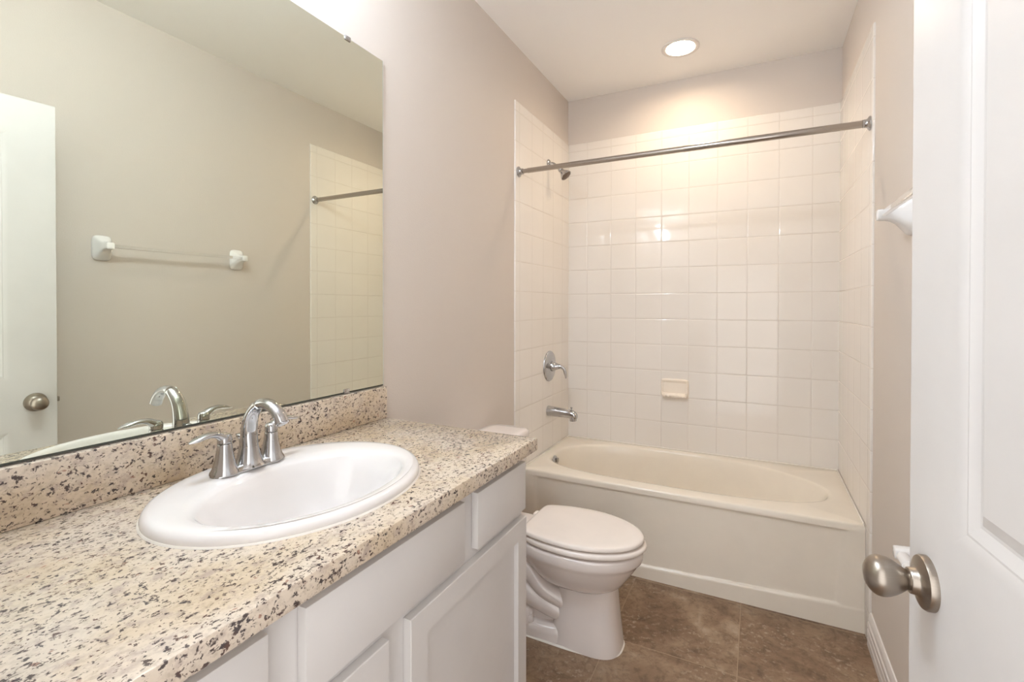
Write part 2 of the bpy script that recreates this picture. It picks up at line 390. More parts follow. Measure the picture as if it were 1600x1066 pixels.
# ------------------------------------------------------------------ open door
HX, HY, DW, DT, DH = 1.440, 0.1255, 0.763, 0.035, 2.057
ang = math.atan2(0.8835 - HY, 1.3625 - HX)
door = thing('door_1', (HX, HY, 0.012), ang)
struct(door, 'white two-panel door standing open against the towel bar wall', 'door')
def door_slab():
    bm = bmesh.new(); st = 0.1305
    panels = [(st, DW - st, 0.23, 0.815), (st, DW - st, 1.002, 1.925)]
    prof = [(0, 0), (0.015, 0.005), (0.018, 0.0048), (0.031, 0.0105), (0.035, 0.0105), (0.052, 0.0035)]
    xs = [0, st, DW - st, DW]; zs = [0, 0.23, 0.815, 1.002, 1.925, DH]
    for yf, s in ((0.0, -1), (DT, 1)):   # local +y is the camera-side face: y = DT
        V = lambda x, z, d: bm.verts.new((x, yf - s * d, z))
        for i in range(3):
            for j in range(5):
                if i == 1 and j in (1, 3): continue
                bm.faces.new([V(xs[i], zs[j], 0), V(xs[i + 1], zs[j], 0), V(xs[i + 1], zs[j + 1], 0), V(xs[i], zs[j + 1], 0)])
        for (a, b_, c, d) in panels:
            rings = [[(a + o, c + o), (b_ - o, c + o), (b_ - o, d - o), (a + o, d - o)] for o, _ in prof]
            for k in range(len(prof) - 1):
                for i in range(4):
                    j = (i + 1) % 4
                    p, q, r_, t = rings[k][i], rings[k][j], rings[k + 1][j], rings[k + 1][i]
                    bm.faces.new([V(*p, prof[k][1]), V(*q, prof[k][1]), V(*r_, prof[k + 1][1]), V(*t, prof[k + 1][1])])
            bm.faces.new([V(*p, prof[-1][1]) for p in rings[-1]])
    for (x0, x1, z0, z1) in ((0, 0, 0, DH), (DW, DW, 0, DH)):
        for j in range(5):
            bm.faces.new([bm.verts.new(p) for p in ((x0, 0, zs[j]), (x0, DT, zs[j]), (x0, DT, zs[j + 1]), (x0, 0, zs[j + 1]))])
    for z in (0, DH):
        for i in range(3):
            bm.faces.new([bm.verts.new(p) for p in ((xs[i], 0, z), (xs[i + 1], 0, z), (xs[i + 1], DT, z), (xs[i], DT, z))])
    return bm
def child_local(o, parent):   # mesh given in the parent's own coordinates
    o.parent = parent; o.matrix_parent_inverse = Matrix.Identity(4); return o
ds = door_slab()
bmesh.ops.translate(ds, verts=ds.verts, vec=(0, -DT, 0))   # keep the hinge pivot on the face away from the hall wall
bmesh.ops.translate(ds, verts=ds.verts, vec=(0, DT, 0))
child_local(obj('door_leaf', ds, M['door'], None, 20), door)
KX, KZ = DW - 0.062, 0.915
def knob(face_y, s):
    ax = (0, s, 0)
    bm = bmesh.new()
    add_lathe(bm, (KX, face_y, KZ), ax, [(0, 0.0345), (0.006, 0.0345), (0.0090, 0.033), (0.0105, 0.028), (0.0125, 0.0195), (0.015, 0.0172), (0.0215, 0.0165), (0.0225, 0.0155)], 48)
    rose = child_local(obj('rose', bm, M['nickel'], None, 40), door)
    bm = bmesh.new()
    pr = [(0.0215, 0.0128), (0.0252, 0.0128), (0.0262, 0.0138)]
    L0, L1, R = 0.0262, 0.073, 0.0262
    for i in range(1, 20):
        t = i / 19.0
        rr = 0.0138 + (R - 0.0138) * math.sin(min(1, t / 0.60) * PI / 2) if t < 0.60 else R * math.sqrt(max(0, 1 - ((t - 0.60) / 0.40) ** 2))
        pr.append((L0 + (L1 - L0) * t, max(rr, 0.0006)))
    add_lathe(bm, (KX, face_y, KZ), ax, pr, 48)
    kb = child_local(obj('door_knob', bm, M['nickel'], None, 60), door)
    for dz, dx in ((-0.0195, 0.011),):
        bm = bmesh.new(); add_lathe(bm, (KX + dx, face_y + s * 0.0085, KZ + dz), ax, [(0, 0.0042), (0.0035, 0.0042)], 16)
        h = obj('release_hole', bm, M['dark'], None, 40); h.parent = rose; h.matrix_parent_inverse = Matrix.Identity(4)
    return kb
knob(DT, 1); knob(0.0, -1)
bm = box(DW, DW + 0.0015, DT / 2 - 0.0125, DT / 2 + 0.0125, KZ - 0.028, KZ + 0.028, 0.0005)
lp = child_local(obj('latch_plate', bm, M['nickel'], None), door)
bm = box(DW + 0.001, DW + 0.011, DT / 2 - 0.007, DT / 2 + 0.007, KZ - 0.009, KZ + 0.009, 0.002)
lb = obj('latch_bolt', bm, M['nickel'], None); lb.parent = lp; lb.matrix_parent_inverse = Matrix.Identity(4)

# ------------------------------------------------------------------ mirror with clips
MY0, MY1, MZ0, MZ1 = 0.13, 1.256, 1.0265, 2.1156
mir = thing('wall_mirror', (0.0, (MY0 + MY1) / 2, MZ0))
tag(mir, 'large frameless wall mirror above the granite backsplash', 'mirror')
obj('mirror_glass', box(0.0045, 0.006, MY0, MY1 - 0.0015, MZ0 + 0.004, MZ1), M['mirror'], mir, 0)
obj('glass_edge', box(0.0008, 0.006, MY1 - 0.0015, MY1 + 0.0008, MZ0, MZ1 + 0.0005), M['glass_edge'], mir, 0)
obj('backing', box(0.0004, 0.0043, MY0, MY1 - 0.002, MZ0, MZ1 + 0.0012), M['mirror_edge'], mir, 0)
obj('bottom_edge_strip', box(0.0045, 0.0062, MY0, MY1 - 0.0015, MZ0, MZ0 + 0.004), M['mirror_edge'], mir, 0)  # thin dark strip along the bottom edge of the mirror front
for y, z, s in ((1.099, MZ1, 1), (1.0915, MZ0 + 0.004, -1), (0.30, MZ1, 1), (0.30, MZ0 + 0.004, -1)):
    bm = bmesh.new()
    add_box(bm, 0.0062, 0.0095, y - 0.011, y + 0.011, min(z - s * 0.009, z + s * 0.004), max(z - s * 0.009, z + s * 0.004), 0.0014)
    add_box(bm, 0.001, 0.0095, y - 0.011, y + 0.011, min(z + s * 0.0015, z + s * 0.0045), max(z + s * 0.0015, z + s * 0.0045), 0.001)
    obj('clip', bm, M['chrome'], mir)

# ------------------------------------------------------------------ vanity cabinet
CF, CFRAME = 0.550, 0.531
cab = thing('vanity_cabinet', (0.27, 0.69, 0.0))
tag(cab, 'pale grey shaker vanity cabinet under the granite countertop', 'cabinet')
CY0, CY1, CZ0, CZ1 = 0.135, 1.240, 0.10, 0.881
bm = bmesh.new()
add_box(bm, 0.004, CFRAME, CY1 - 0.016, CY1, 0.0, CZ1, 0.0008)
add_box(bm, 0.004, CFRAME, CY0, CY0 + 0.016, 0.0, CZ1, 0.0008)
add_box(bm, 0.004, CFRAME - 0.02, CY0 + 0.016, CY1 - 0.016, CZ0, CZ0 + 0.016)
add_box(bm, 0.004, 0.010, CY0 + 0.016, CY1 - 0.016, CZ0, CZ1)
obj('carcass', bm, M['cabinet'], cab)
bm = box(CFRAME - 0.019, CFRAME, CY0 + 0.016, CY1 - 0.016, CZ0, CZ1)
obj('face_frame', bm, M['cabinet'], cab)
obj('toe_kick', box(CFRAME - 0.075, CFRAME - 0.06, CY0 + 0.016, CY1 - 0.016, 0.0, CZ0), M['cabinet'], cab)
def flat_front(name, y0, y1, z0, z1):
    return obj(name, box(CFRAME + 0.0005, CF, y0, y1, z0, z1, 0.0018), M['cabinet'], cab)
DZ0, DZ1 = 0.724, 0.857
flat_front('drawer_front', 0.158, 0.425, DZ0, DZ1)
flat_front('sink_false_front', 0.4846, 0.912, DZ0, DZ1)
flat_front('drawer_front', 0.9675, 1.2295, DZ0, DZ1)
def shaker(name, y0, y1, z0, z1, fr=0.052, dep=0.012):
    bm = bmesh.new(); x = CF; xb = CFRAME + 0.0005; e = 0.0018
    rings = [(xb, 0), (x - e, 0), (x, e), (x, fr), (x - 0.0015, fr + 0.0006), (x - dep, fr + 0.0022)]
    R = [[(a, y0 + o, z0 + o), (a, y1 - o, z0 + o), (a, y1 - o, z1 - o), (a, y0 + o, z1 - o)] for a, o in rings]
    add_loft(bm, R, True, True)
    return obj(name, bm, M['cabinet'], cab, 20)
shaker('cabinet_door', 0.722, 1.2345, 0.118, 0.701)
shaker('cabinet_door', 0.148, 0.6625, 0.118, 0.701)

# ------------------------------------------------------------------ countertop with backsplash
SX, SY, SB, SA = 0.2761, 0.6989, 0.2265, 0.2756    # sink outline: centre, half-size in x, half-size in y
CTY0, CTY1, CTX = 0.104, 1.2575, 0.573
def countertop():
    bm = bmesh.new(); n = 96; zt, zb = CT, CT - 0.036
    hole = [(SX + (SB - 0.02) * math.cos(2 * PI * i / n), SY + (SA - 0.02) * math.sin(2 * PI * i / n)) for i in range(n)]
    def rect(i, x0, x1, y0, y1):   # matching points on the rectangle, corners hit exactly
        per = n // 4; k = (i + n // 8) % n; s, t = divmod(k, per); t /= per
        return [(x1, y0 + (y1 - y0) * t), (x1 - (x1 - x0) * t, y1), (x0, y1 - (y1 - y0) * t), (x0 + (x1 - x0) * t, y0)][s]
    e = 0.0035; x0 = 0.0012
    ring = lambda z, o: [(*rect(i, x0 + o, CTX - o, CTY0 + o, CTY1 - o), z) for i in range(n)]
    rings = [[(x, y, zb) for x, y in hole], ring(zb, e), ring(zb + e * 0.3, e * 0.3), ring(zb + e, 0), ring(zt - e, 0), ring(zt - e * 0.3, e * 0.3), ring(zt, e), [(x, y, zt) for x, y in hole]]
    add_loft(bm, rings, False, False, close=True)
    return bm
ctop = obj('countertop', countertop(), M['granite'], None, 40)
tag(ctop, 'cream speckled granite countertop holding the oval sink', 'countertop')
obj('backsplash', box(0.0012, 0.022, CTY0, CTY1, CT, 1.0245, 0.003), M['granite'], ctop)

# ------------------------------------------------------------------ sink
sink = thing('drop_in_sink', (SX, SY, CT))
tag(sink, 'white oval drop-in sink set in the granite countertop', 'sink')
def ell(cx, cy, b_, a_, z, n=96): return [(cx + b_ * math.cos(2 * PI * i / n), cy + a_ * math.sin(2 * PI * i / n), z) for i in range(n)]
OXc, OYc, OB, OA = 0.320, 0.6925, 0.148, 0.213
def mixring(t, z):
    return ell(SX + (OXc - SX) * t, SY + (OYc - SY) * t, SB + (OB - SB) * t, SA + (OA - SA) * t, z)
rings = [ell(SX, SY, SB - 0.024, SA - 0.024, CT - 0.03), ell(SX, SY, SB - 0.022, SA - 0.022, CT + 0.0006), ell(SX, SY, SB - 0.004, SA - 0.004, CT + 0.0006), ell(SX, SY, SB, SA, CT + 0.003),
         ell(SX, SY, SB + 0.0004, SA + 0.0004, CT + 0.007), ell(SX, SY, SB - 0.002, SA - 0.002, CT + 0.0135), ell(SX, SY, SB - 0.006, SA - 0.006, CT + 0.018), ell(SX, SY, SB - 0.013, SA - 0.013, CT + 0.0208),
         mixring(0.35, CT + 0.0220), mixring(0.74, CT + 0.0212), mixring(0.88, CT + 0.0188), mixring(0.97, CT + 0.0145), mixring(1.03, CT + 0.008)]
for t, z in ((0.06, -0.012), (0.11, -0.035), (0.17, -0.065), (0.27, -0.095), (0.42, -0.118), (0.62, -0.131), (0.82, -0.136), (0.90, -0.1365)):
    rings.append(ell(OXc - 0.01 * t, OYc, (OB - 0.004) * (1 - t), (OA - 0.004) * (1 - t), CT + z))
bm = bmesh.new(); add_loft(bm, rings, False, False)
obj('basin', bm, M['porcelain'], sink, 50)
bm = bmesh.new(); add_lathe(bm, (OXc - 0.009, OYc, CT - 0.1372), (0, 0, 1), [(0, 0.026), (0.002, 0.026), (0.0035, 0.024), (0.0035, 0.018), (0.001, 0.016), (0.001, 0.0)], 40, cap1=False)
obj('drain_flange', bm, M['chrome'], sink)
bm = bmesh.new(); add_loft(bm, [ell(SX, SY, SB - 0.006, SA - 0.006, CT + 0.0002), ell(SX, SY, SB + 0.0032, SA + 0.0032, CT + 0.0002), ell(SX, SY, SB + 0.0018, SA + 0.0018, CT + 0.0026), ell(SX, SY, SB - 0.001, SA - 0.001, CT + 0.0035)], False, False)
obj('caulk_bead', bm, M['caulk'], sink)

# ------------------------------------------------------------------ faucet
FX, FY, FZ = 0.134, 0.684, CT + 0.0212
fau = thing('sink_faucet', (FX, FY, FZ))
tag(fau, 'chrome two-handle arched faucet standing on the sink', 'faucet')
def plate():
    bm = bmesh.new(); n = 72
    def ring(o, z):
        out = []
        for i in range(n):
            a = 2 * PI * i / n
            y = 0.083 * sup(math.sin(a), 2.6)
            waist = 0.021 + 0.008 * smooth((abs(y) - 0.02) / 0.035)
            x = waist * sup(math.cos(a), 2.3)
            s = 1 - o
            out.append((FX + x * (1 - o * 2.2), FY + y * (1 - o), FZ + z))
        return out
    add_loft(bm, [ring(0, 0), ring(0, 0.002), ring(0.03, 0.006), ring(0.07, 0.010), ring(0.14, 0.013)], True, True)
    return bm
obj('base_plate', plate(), M['chrome'], fau, 50)
def handle(y, s):
    bm = bmesh.new()
    add_lathe(bm, (FX, y, FZ), (0, 0, 1), [(0.004, 0.0285), (0.008, 0.0275), (0.014, 0.0235), (0.024, 0.0205), (0.040, 0.0170), (0.055, 0.0148), (0.064, 0.0140), (0.0655, 0.0130)], 40)
    h = obj('handle_post', bm, M['chrome'], fau, 50)
    bm = bmesh.new()
    add_lathe(bm, (FX, y, FZ), (0, 0, 1), [(0.0660, 0.0125), (0.0670, 0.0138), (0.078, 0.0138), (0.084, 0.0115), (0.0865, 0.006), (0.087, 0.0005)], 36)
    add_tube(bm, [(FX, y + s * 0.002, FZ + 0.078), (FX + 0.001, y + s * 0.020, FZ + 0.088), (FX + 0.002, y + s * 0.040, FZ + 0.090), (FX + 0.003, y + s * 0.060, FZ + 0.086), (FX + 0.003, y + s * 0.074, FZ + 0.083)], [0.0125, 0.0112, 0.0112, 0.0105, 0.0035], 20, 8, [0.85, 0.62, 0.50, 0.42, 0.40])
    lv = obj('lever', bm, M['chrome'], None, 50); lv.parent = h; lv.matrix_parent_inverse = Matrix.Identity(4)
handle(FY - 0.0545, -1); handle(FY + 0.0545, 1)
bm = bmesh.new()
add_lathe(bm, (FX, FY, FZ), (0, 0, 1), [(0.006, 0.034), (0.013, 0.0280), (0.025, 0.0240), (0.037, 0.0212), (0.048, 0.0190)], 40)
add_tube(bm, [(FX, FY, FZ + 0.045), (FX + 0.001, FY, FZ + 0.085), (FX + 0.012, FY, FZ + 0.118), (FX + 0.038, FY, FZ + 0.142), (FX + 0.070, FY, FZ + 0.143), (FX + 0.096, FY, FZ + 0.127), (FX + 0.109, FY, FZ + 0.108)], [0.0190, 0.0172, 0.0158, 0.0150, 0.0148, 0.0145, 0.0142], 28, 8, [1, 0.9, 0.8, 0.75, 0.75, 0.8, 0.85], up=(1, 0, 0.3))
sp = obj('spout', bm, M['chrome'], fau, 50)
bm = bmesh.new(); add_lathe(bm, (FX + 0.1085, FY, FZ + 0.1085), (0.55, 0, -0.83), [(0, 0.0105), (0.003, 0.0105), (0.004, 0.008)], 28)
ae = obj('aerator', bm, M['chrome'], None); ae.parent = sp; ae.matrix_parent_inverse = Matrix.Identity(4)
bm = bmesh.new(); add_tube(bm, [(FX - 0.030, FY, FZ + 0.002), (FX - 0.030, FY, FZ + 0.06)], [0.0026, 0.0026], 12, 2)
add_lathe(bm, (FX - 0.030, FY, FZ + 0.058), (0, 0, 1), [(0, 0.003), (0.003, 0.0052), (0.006, 0.0085), (0.010, 0.0085), (0.013, 0.004)], 20)
obj('lift_rod', bm, M['chrome'], fau)

# ------------------------------------------------------------------ bathtub
TY0, TZ = 2.323, 0.4286
tub = thing('bathtub', (W / 2, (TY0 + D) / 2, 0))
tag(tub, 'bisque alcove bathtub with recessed apron between the tiled walls', 'bathtub')
def tub_shell():
    bm = bmesh.new(); n = 120; x0, x1, y0, y1 = TT + 0.0008, W - TT - 0.0008, TY0, D - TT - 0.0012
    cx, ax = 0.750, 0.675; cy = 2.66; bf, bb = 0.247, 0.338
    def op(i, da=0.0, z=0.0, dxl=0.0, dxr=0.0, dy=0.0):
        a = 2 * PI * (i / n); c, s = math.cos(a), math.sin(a)
        e = (1.85 if c > 0 else 2.6) if s > 0 else (2.6 if c > 0 else 3.2)
        xl = cx - ax - da + dxl; xr = cx + ax + da - dxr
        mx, hx = (xl + xr) / 2, (xr - xl) / 2
        ex = e
        return (mx + hx * sup(c, ex), cy + ((bb + da - dy) if s > 0 else (bf + da - dy)) * sup(s, ex), TZ + z)
    # outer rectangle, point i on the ray with the same index so the corners fall on vertices
    def rect(i, o, z):
        X0, X1, Y0_, Y1 = x0 + o, x1 - o, y0 + o, y1 - o
        per = n // 4; k = (i + n // 8) % n; s, t = divmod(k, per); t /= per
        p = [(X1, Y0_ + (Y1 - Y0_) * t), (X1 - (X1 - X0) * t, Y1), (X0, Y1 - (Y1 - Y0_) * t), (X0 + (X1 - X0) * t, Y0_)][s]
        return (*p, z)
    R = []
    R.append([rect(i, 0.0, TZ - 0.03) for i in range(n)])
    R.append([rect(i, 0.0, TZ - 0.009) for i in range(n)])
    R.append([rect(i, 0.0025, TZ - 0.0025) for i in range(n)])
    R.append([rect(i, 0.009, TZ) for i in range(n)])
    R.append([op(i, 0.020, 0.0) for i in range(n)])
    R.append([op(i, 0.008, -0.001) for i in range(n)])
    R.append([op(i, 0.0, -0.006) for i in range(n)])
    R.append([op(i, -0.004, -0.014) for i in range(n)])
    for t in (0.12, 0.25, 0.4, 0.55, 0.7, 0.82, 0.90):
        R.append([op(i, -0.005, -0.014 - 0.32 * t, 0.05 * t, 0.27 * t ** 1.1, 0.045 * t) for i in range(n)])
    for q, zz in ((0.03, 0.325), (0.07, 0.340), (0.13, 0.347), (0.20, 0.349)):
        R.append([op(i, -0.005, -zz, 0.05 + q, 0.25 + q, 0.045 + q * 0.8) for i in range(n)])
    add_loft(bm, R, False, True)
    return bm
obj('tub_basin', tub_shell(), M['tub'], tub, 60)
def apron():
    bm = bmesh.new(); nx, nz = 160, 130; x0, x1 = TT + 0.0008, W - TT - 0.0008
    g = []
    for i in range(nx + 1):
        x = x0 + (x1 - x0) * i / nx; col = []
        for j in range(nz + 1):
            z = (TZ - 0.012) * j / nz
            bead = 0.056 + 0.046 * max(0.0, x - 0.645)
            rec = smooth((z - bead) / 0.006) * smooth((TZ - 0.016 - z) / 0.012) * smooth(((1.428 + 0.075 * z) - x) / 0.02) * smooth((x - 0.08) / 0.02)
            y = TY0 + 0.0005 + 0.009 * rec - 0.002 * smooth((bead + 0.002 - z) / 0.01)
            col.append(bm.verts.new((x, y, z)))
        g.append(col)
    for i in range(nx):
        for j in range(nz): bm.faces.new((g[i][j], g[i + 1][j], g[i + 1][j + 1], g[i][j + 1]))
    # returns along the sides, top and bottom give the skirt its thickness
    back = lambda v: bm.verts.new((v.co.x, TY0 + 0.03, v.co.z))
    rim = [g[i][0] for i in range(nx + 1)] + [g[nx][j] for j in range(1, nz + 1)] + [g[i][nz] for i in range(nx - 1, -1, -1)] + [g[0][j] for j in range(nz - 1, 0, -1)]
    bk = [back(v) for v in rim]
    for i in range(len(rim)):
        j = (i + 1) % len(rim); bm.faces.new((rim[i], rim[j], bk[j], bk[i]))
    bm.faces.new(bk)
    return bm
obj('apron', apron(), M['tub'], tub, 50)
bm = bmesh.new(); add_lathe(bm, (0.0900, 2.600, TZ - 0.036), (1, 0, 0.12), [(0, 0.036), (0.003, 0.036), (0.008, 0.032), (0.011, 0.022), (0.012, 0.0)], 36, cap1=False)
ov = obj('overflow_plate', bm, M['chrome'], tub)
bm = bmesh.new(); add_box(bm, 0.100, 0.114, 2.595, 2.605, TZ - 0.036, TZ - 0.010, 0.002)
tl = obj('trip_lever', bm, M['chrome'], None); tl.parent = ov; tl.matrix_parent_inverse = Matrix.Identity(4)
bm = bmesh.new(); add_lathe(bm, (0.30, 2.68, TZ - 0.350), (0, 0, 1), [(0, 0.035), (0.003, 0.035), (0.004, 0.025), (0.002, 0.02), (0.002, 0.0)], 32, cap1=False)
obj('drain_flange', bm, M['chrome'], tub)
bm = bmesh.new()
for a, b_ in (((TT + .005, D - TT - .0045), (W - TT - .005, D - TT - .0045)), ((TT + .0045, TY0 + 0.01), (TT + .0045, D - TT - .005)), ((W - TT - .0045, TY0 + 0.01), (W - TT - .0045, D - TT - .005))):
    add_tube(bm, [(*a, TZ + 0.001), (*b_, TZ + 0.001)], [0.0035, 0.0035], 10, 2)
obj('caulk_bead', bm, M['caulk'], tub)

# ------------------------------------------------------------------ tub spout, valve, shower head
spt = thing('tub_spout', (TT, 2.692, 0.66))
tag(spt, 'chrome bath spout above the overflow end of the tub', 'spout')
bm = bmesh.new(); n = 28; rings = []
for x, rz, ry, zc in ((0, 0.0305, 0.027, 0), (0.003, 0.031, 0.0275, 0), (0.05, 0.029, 0.0265, -0.001), (0.10, 0.0265, 0.025, -0.003), (0.135, 0.0250, 0.0240, -0.005), (0.158, 0.0245, 0.0235, -0.007), (0.174, 0.0215, 0.0215, -0.011), (0.183, 0.016, 0.017, -0.016), (0.186, 0.007, 0.008, -0.019)):
    rings.append([(TT + x, 2.692 + ry * math.cos(2 * PI * i / n), 0.663 + zc + rz * math.sin(2 * PI * i / n)) for i in range(n)])
add_loft(bm, rings)
add_lathe(bm, (TT + 0.158, 2.692, 0.652), (0.10, 0, -1), [(0, 0.0215), (0.024, 0.0205), (0.034, 0.020), (0.034, 0.016), (0.020, 0.015)], 28)
obj('spout_body', bm, M['chrome'], spt, 50)
bm = bmesh.new(); add_lathe(bm, (TT + 0.150, 2.692, 0.678), (0, 0, 1), [(0, 0.004), (0.012, 0.0035), (0.014, 0.0065), (0.019, 0.0065), (0.021, 0.003)], 18)
obj('diverter_knob', bm, M['chrome'], spt)

val = thing('shower_valve', (TT, 2.712, 0.931))
tag(val, 'round chrome shower valve with a curved lever on the tiles above the bath spout', 'valve')
bm = bmesh.new(); add_lathe(bm, (TT, 2.712, 0.931), (1, 0, 0), [(0, 0.092), (0.004, 0.092), (0.008, 0.089), (0.011, 0.080), (0.013, 0.050), (0.015, 0.040), (0.018, 0.036), (0.0185, 0.0)], 56, cap1=False)
obj('escutcheon', bm, M['chrome'], val, 40)
bm = bmesh.new(); add_lathe(bm, (TT + 0.0185, 2.712, 0.931), (1, 0, 0), [(0, 0.031), (0.006, 0.031), (0.012, 0.030), (0.022, 0.024), (0.035, 0.018), (0.048, 0.0145)], 36)
add_tube(bm, [(TT + 0.055, 2.712, 0.932), (TT + 0.078, 2.713, 0.929), (TT + 0.096, 2.714, 0.915), (TT + 0.103, 2.715, 0.890), (TT + 0.106, 2.716, 0.862)], [0.0140, 0.0118, 0.0098, 0.0088, 0.0045], 18, 6, [1, 0.9, 0.8, 0.75, 0.7], up=(0, 1, 0))
obj('lever', bm, M['chrome'], val, 50)

shw = thing('showerhead', (TT, 2.696, 2.148))
tag(shw, 'small chrome shower head on a bent arm high on the tiled wall', 'shower head')
bm = bmesh.new(); add_lathe(bm, (TT, 2.696, 2.148), (1, 0, 0), [(0, 0.028), (0.003, 0.028), (0.008, 0.024), (0.012, 0.016), (0.014, 0.011)], 32)
obj('flange', bm, M['chrome'], shw)
bm = bmesh.new(); add_tube(bm, [(TT + 0.008, 2.696, 2.148), (TT + 0.028, 2.696, 2.145), (TT + 0.052, 2.696, 2.128), (TT + 0.078, 2.696, 2.106)], [0.0105] * 4, 20, 6, up=(0, 1, 0))
obj('shower_arm', bm, M['chrome'], shw, 50)
hd = Vector((0.66, 0, -0.75)).normalized(); ho = Vector((TT + 0.072, 2.696, 2.111))
bm = bmesh.new(); add_lathe(bm, ho, hd, [(0, 0.014), (0.008, 0.016), (0.014, 0.016), (0.017, 0.013), (0.024, 0.015), (0.036, 0.022), (0.048, 0.030), (0.056, 0.0345), (0.062, 0.0355), (0.064, 0.0335), (0.0615, 0.031)], 40)
hb = obj('head', bm, M['chrome'], shw, 50)
bm = bmesh.new(); add_lathe(bm, ho + hd * 0.0600, hd, [(0, 0.0305), (0.0025, 0.0300), (0.0032, 0.012), (0.0045, 0.010), (0.0045, 0.0)], 36, cap1=False)
nz = obj('spray_face', bm, M['nozzle'], None); nz.parent = hb; nz.matrix_parent_inverse = Matrix.Identity(4)

# ------------------------------------------------------------------ curtain rod
rodt = thing('shower_curtain_rod', (W / 2, 2.287, 2.0))
tag(rodt, 'bare brushed steel curtain rod spanning the tub alcove', 'curtain rod')
RY, RZ = 2.287, 2.0
bm = bmesh.new(); add_lathe(bm, (0.030, RY, RZ), (1, 0, 0), [(0, 0.0115), (0.030, 0.0115), (0.030, 0.0128), (0.032, 0.0132), (0.80, 0.0132), (0.802, 0.0142), (1.462, 0.0142), (1.464, 0.0132)], 28)
obj('tube', bm, M['rod'], rodt, 40)
for x, s in ((TT, 1), (W - TT, -1)):
    bm = bmesh.new(); add_lathe(bm, (x, RY, RZ), (s, 0, 0), [(0, 0.027), (0.003, 0.0275), (0.006, 0.026), (0.010, 0.019), (0.013, 0.0165), (0.020, 0.0158), (0.026, 0.0158), (0.0265, 0.0135)], 36)
    obj('end_flange', bm, M['chrome'], rodt)

# ------------------------------------------------------------------ soap dish
sd = thing('soap_dish', (0.688, D - TT, 0.74))
tag(sd, 'bone ceramic soap dish set in the tiles above the tub', 'soap dish')
bm = bmesh.new(); nx, nz_ = 72, 60; x0, x1, z0, z1 = 0.607, 0.770, 0.740, 0.855; g = []
for i in range(nx + 1):
    u = i / nx; col = []
    for j in range(nz_ + 1):
        v = j / nz_; x = x0 + (x1 - x0) * u; z = z0 + (z1 - z0) * v
        de = min(u, 1 - u) * (x1 - x0); dt = (1 - v) * (z1 - z0); db = v * (z1 - z0)
        rim = 0.014 * smooth(de / 0.006) * smooth(dt / 0.005)
        inner = smooth((de - 0.008) / 0.012) * smooth((dt - 0.010) / 0.014)
        wall_ = rim * (1 - 0.55 * inner)
        tray = smooth((0.030 + 0.014 * (1 - smooth((de - 0.002) / 0.02)) - db) / 0.010) * smooth(de / 0.012) * smooth(db / 0.012)
        lip = 0.046 + 0.003 * math.cos(u * 2 * PI * 7)
        d_ = max(wall_, lip * tray)
        us, vs = 2 * u - 1, 2 * v - 1
        xr = (x0 + x1) / 2 + (x1 - x0) / 2 * us * math.sqrt(1 - 0.13 * vs ** 6); zr = (z0 + z1) / 2 + (z1 - z0) / 2 * vs * math.sqrt(1 - 0.19 * us ** 6)
        col.append(bm.verts.new((xr, D - TT - 0.0005 - d_, zr)))
    g.append(col)
for i in range(nx):
    for j in range(nz_): bm.faces.new((g[i][j], g[i + 1][j], g[i + 1][j + 1], g[i][j + 1]))
rim = [g[i][0] for i in range(nx + 1)] + [g[nx][j] for j in range(1, nz_ + 1)] + [g[i][nz_] for i in range(nx - 1, -1, -1)] + [g[0][j] for j in range(nz_ - 1, 0, -1)]
bk = [bm.verts.new((v.co.x, D - TT + 0.0, v.co.z)) for v in rim]
for i in range(len(rim)): bm.faces.new((rim[i], rim[(i + 1) % len(rim)], bk[(i + 1) % len(rim)], bk[i]))
bm.faces.new(bk)
obj('dish_body', bm, M['dish'], sd, 60)

# ------------------------------------------------------------------ toilet
TYC = 1.806
toi = thing('toilet', (0.40, TYC, 0))
tag(toi, 'white toilet with closed lid between the vanity and the tub', 'toilet')
def outline(pts, n=80):
    """closed symmetric outline from (x, half width) pairs running from the back to the tip"""
    side = [(x, hw) for x, hw in pts]
    loop = [Vector((x, hw, 0)) for x, hw in side] + [Vector((x, -hw, 0)) for x, hw in reversed(side) if hw > 1e-6]
    P = loop; N = len(P); fine = []
    for i in range(N):
        a, b_, c, d = P[i - 1], P[i], P[(i + 1) % N], P[(i + 2) % N]
        for s in range(10):
            t = s / 10; fine.append(0.5 * ((2 * b_) + (c - a) * t + (2 * a - 5 * b_ + 4 * c - d) * t * t + (3 * b_ - a - 3 * c + d) * t ** 3))
    L = [0]
    for i in range(len(fine)): L.append(L[-1] + (fine[(i + 1) % len(fine)] - fine[i]).length)
    out = []; k = 0
    for i in range(n):
        t = L[-1] * i / n
        while L[k + 1] < t: k += 1
        f = (t - L[k]) / max(1e-9, L[k + 1] - L[k]); out.append(fine[k].lerp(fine[(k + 1) % len(fine)], f))
    return out
def ring_of(ol, z, s=1.0, sx=None, cx=0.53):
    sx = s if sx is None else sx
    return [(cx + (p.x - cx) * sx, TYC + p.y * s, z) for p in ol]
lid_ol = outline([(0.312, 0.06), (0.313, 0.105), (0.324, 0.130), (0.36, 0.147), (0.43, 0.162), (0.52, 0.168), (0.60, 0.156), (0.66, 0.133), (0.71, 0.100), (0.745, 0.056), (0.7605, 0.0)])
seat_ol = outline([(0.322, 0.07), (0.324, 0.110), (0.34, 0.136), (0.38, 0.155), (0.44, 0.168), (0.52, 0.174), (0.60, 0.163), (0.665, 0.139), (0.717, 0.104), (0.753, 0.060), (0.7700, 0.0)])
bm = bmesh.new()
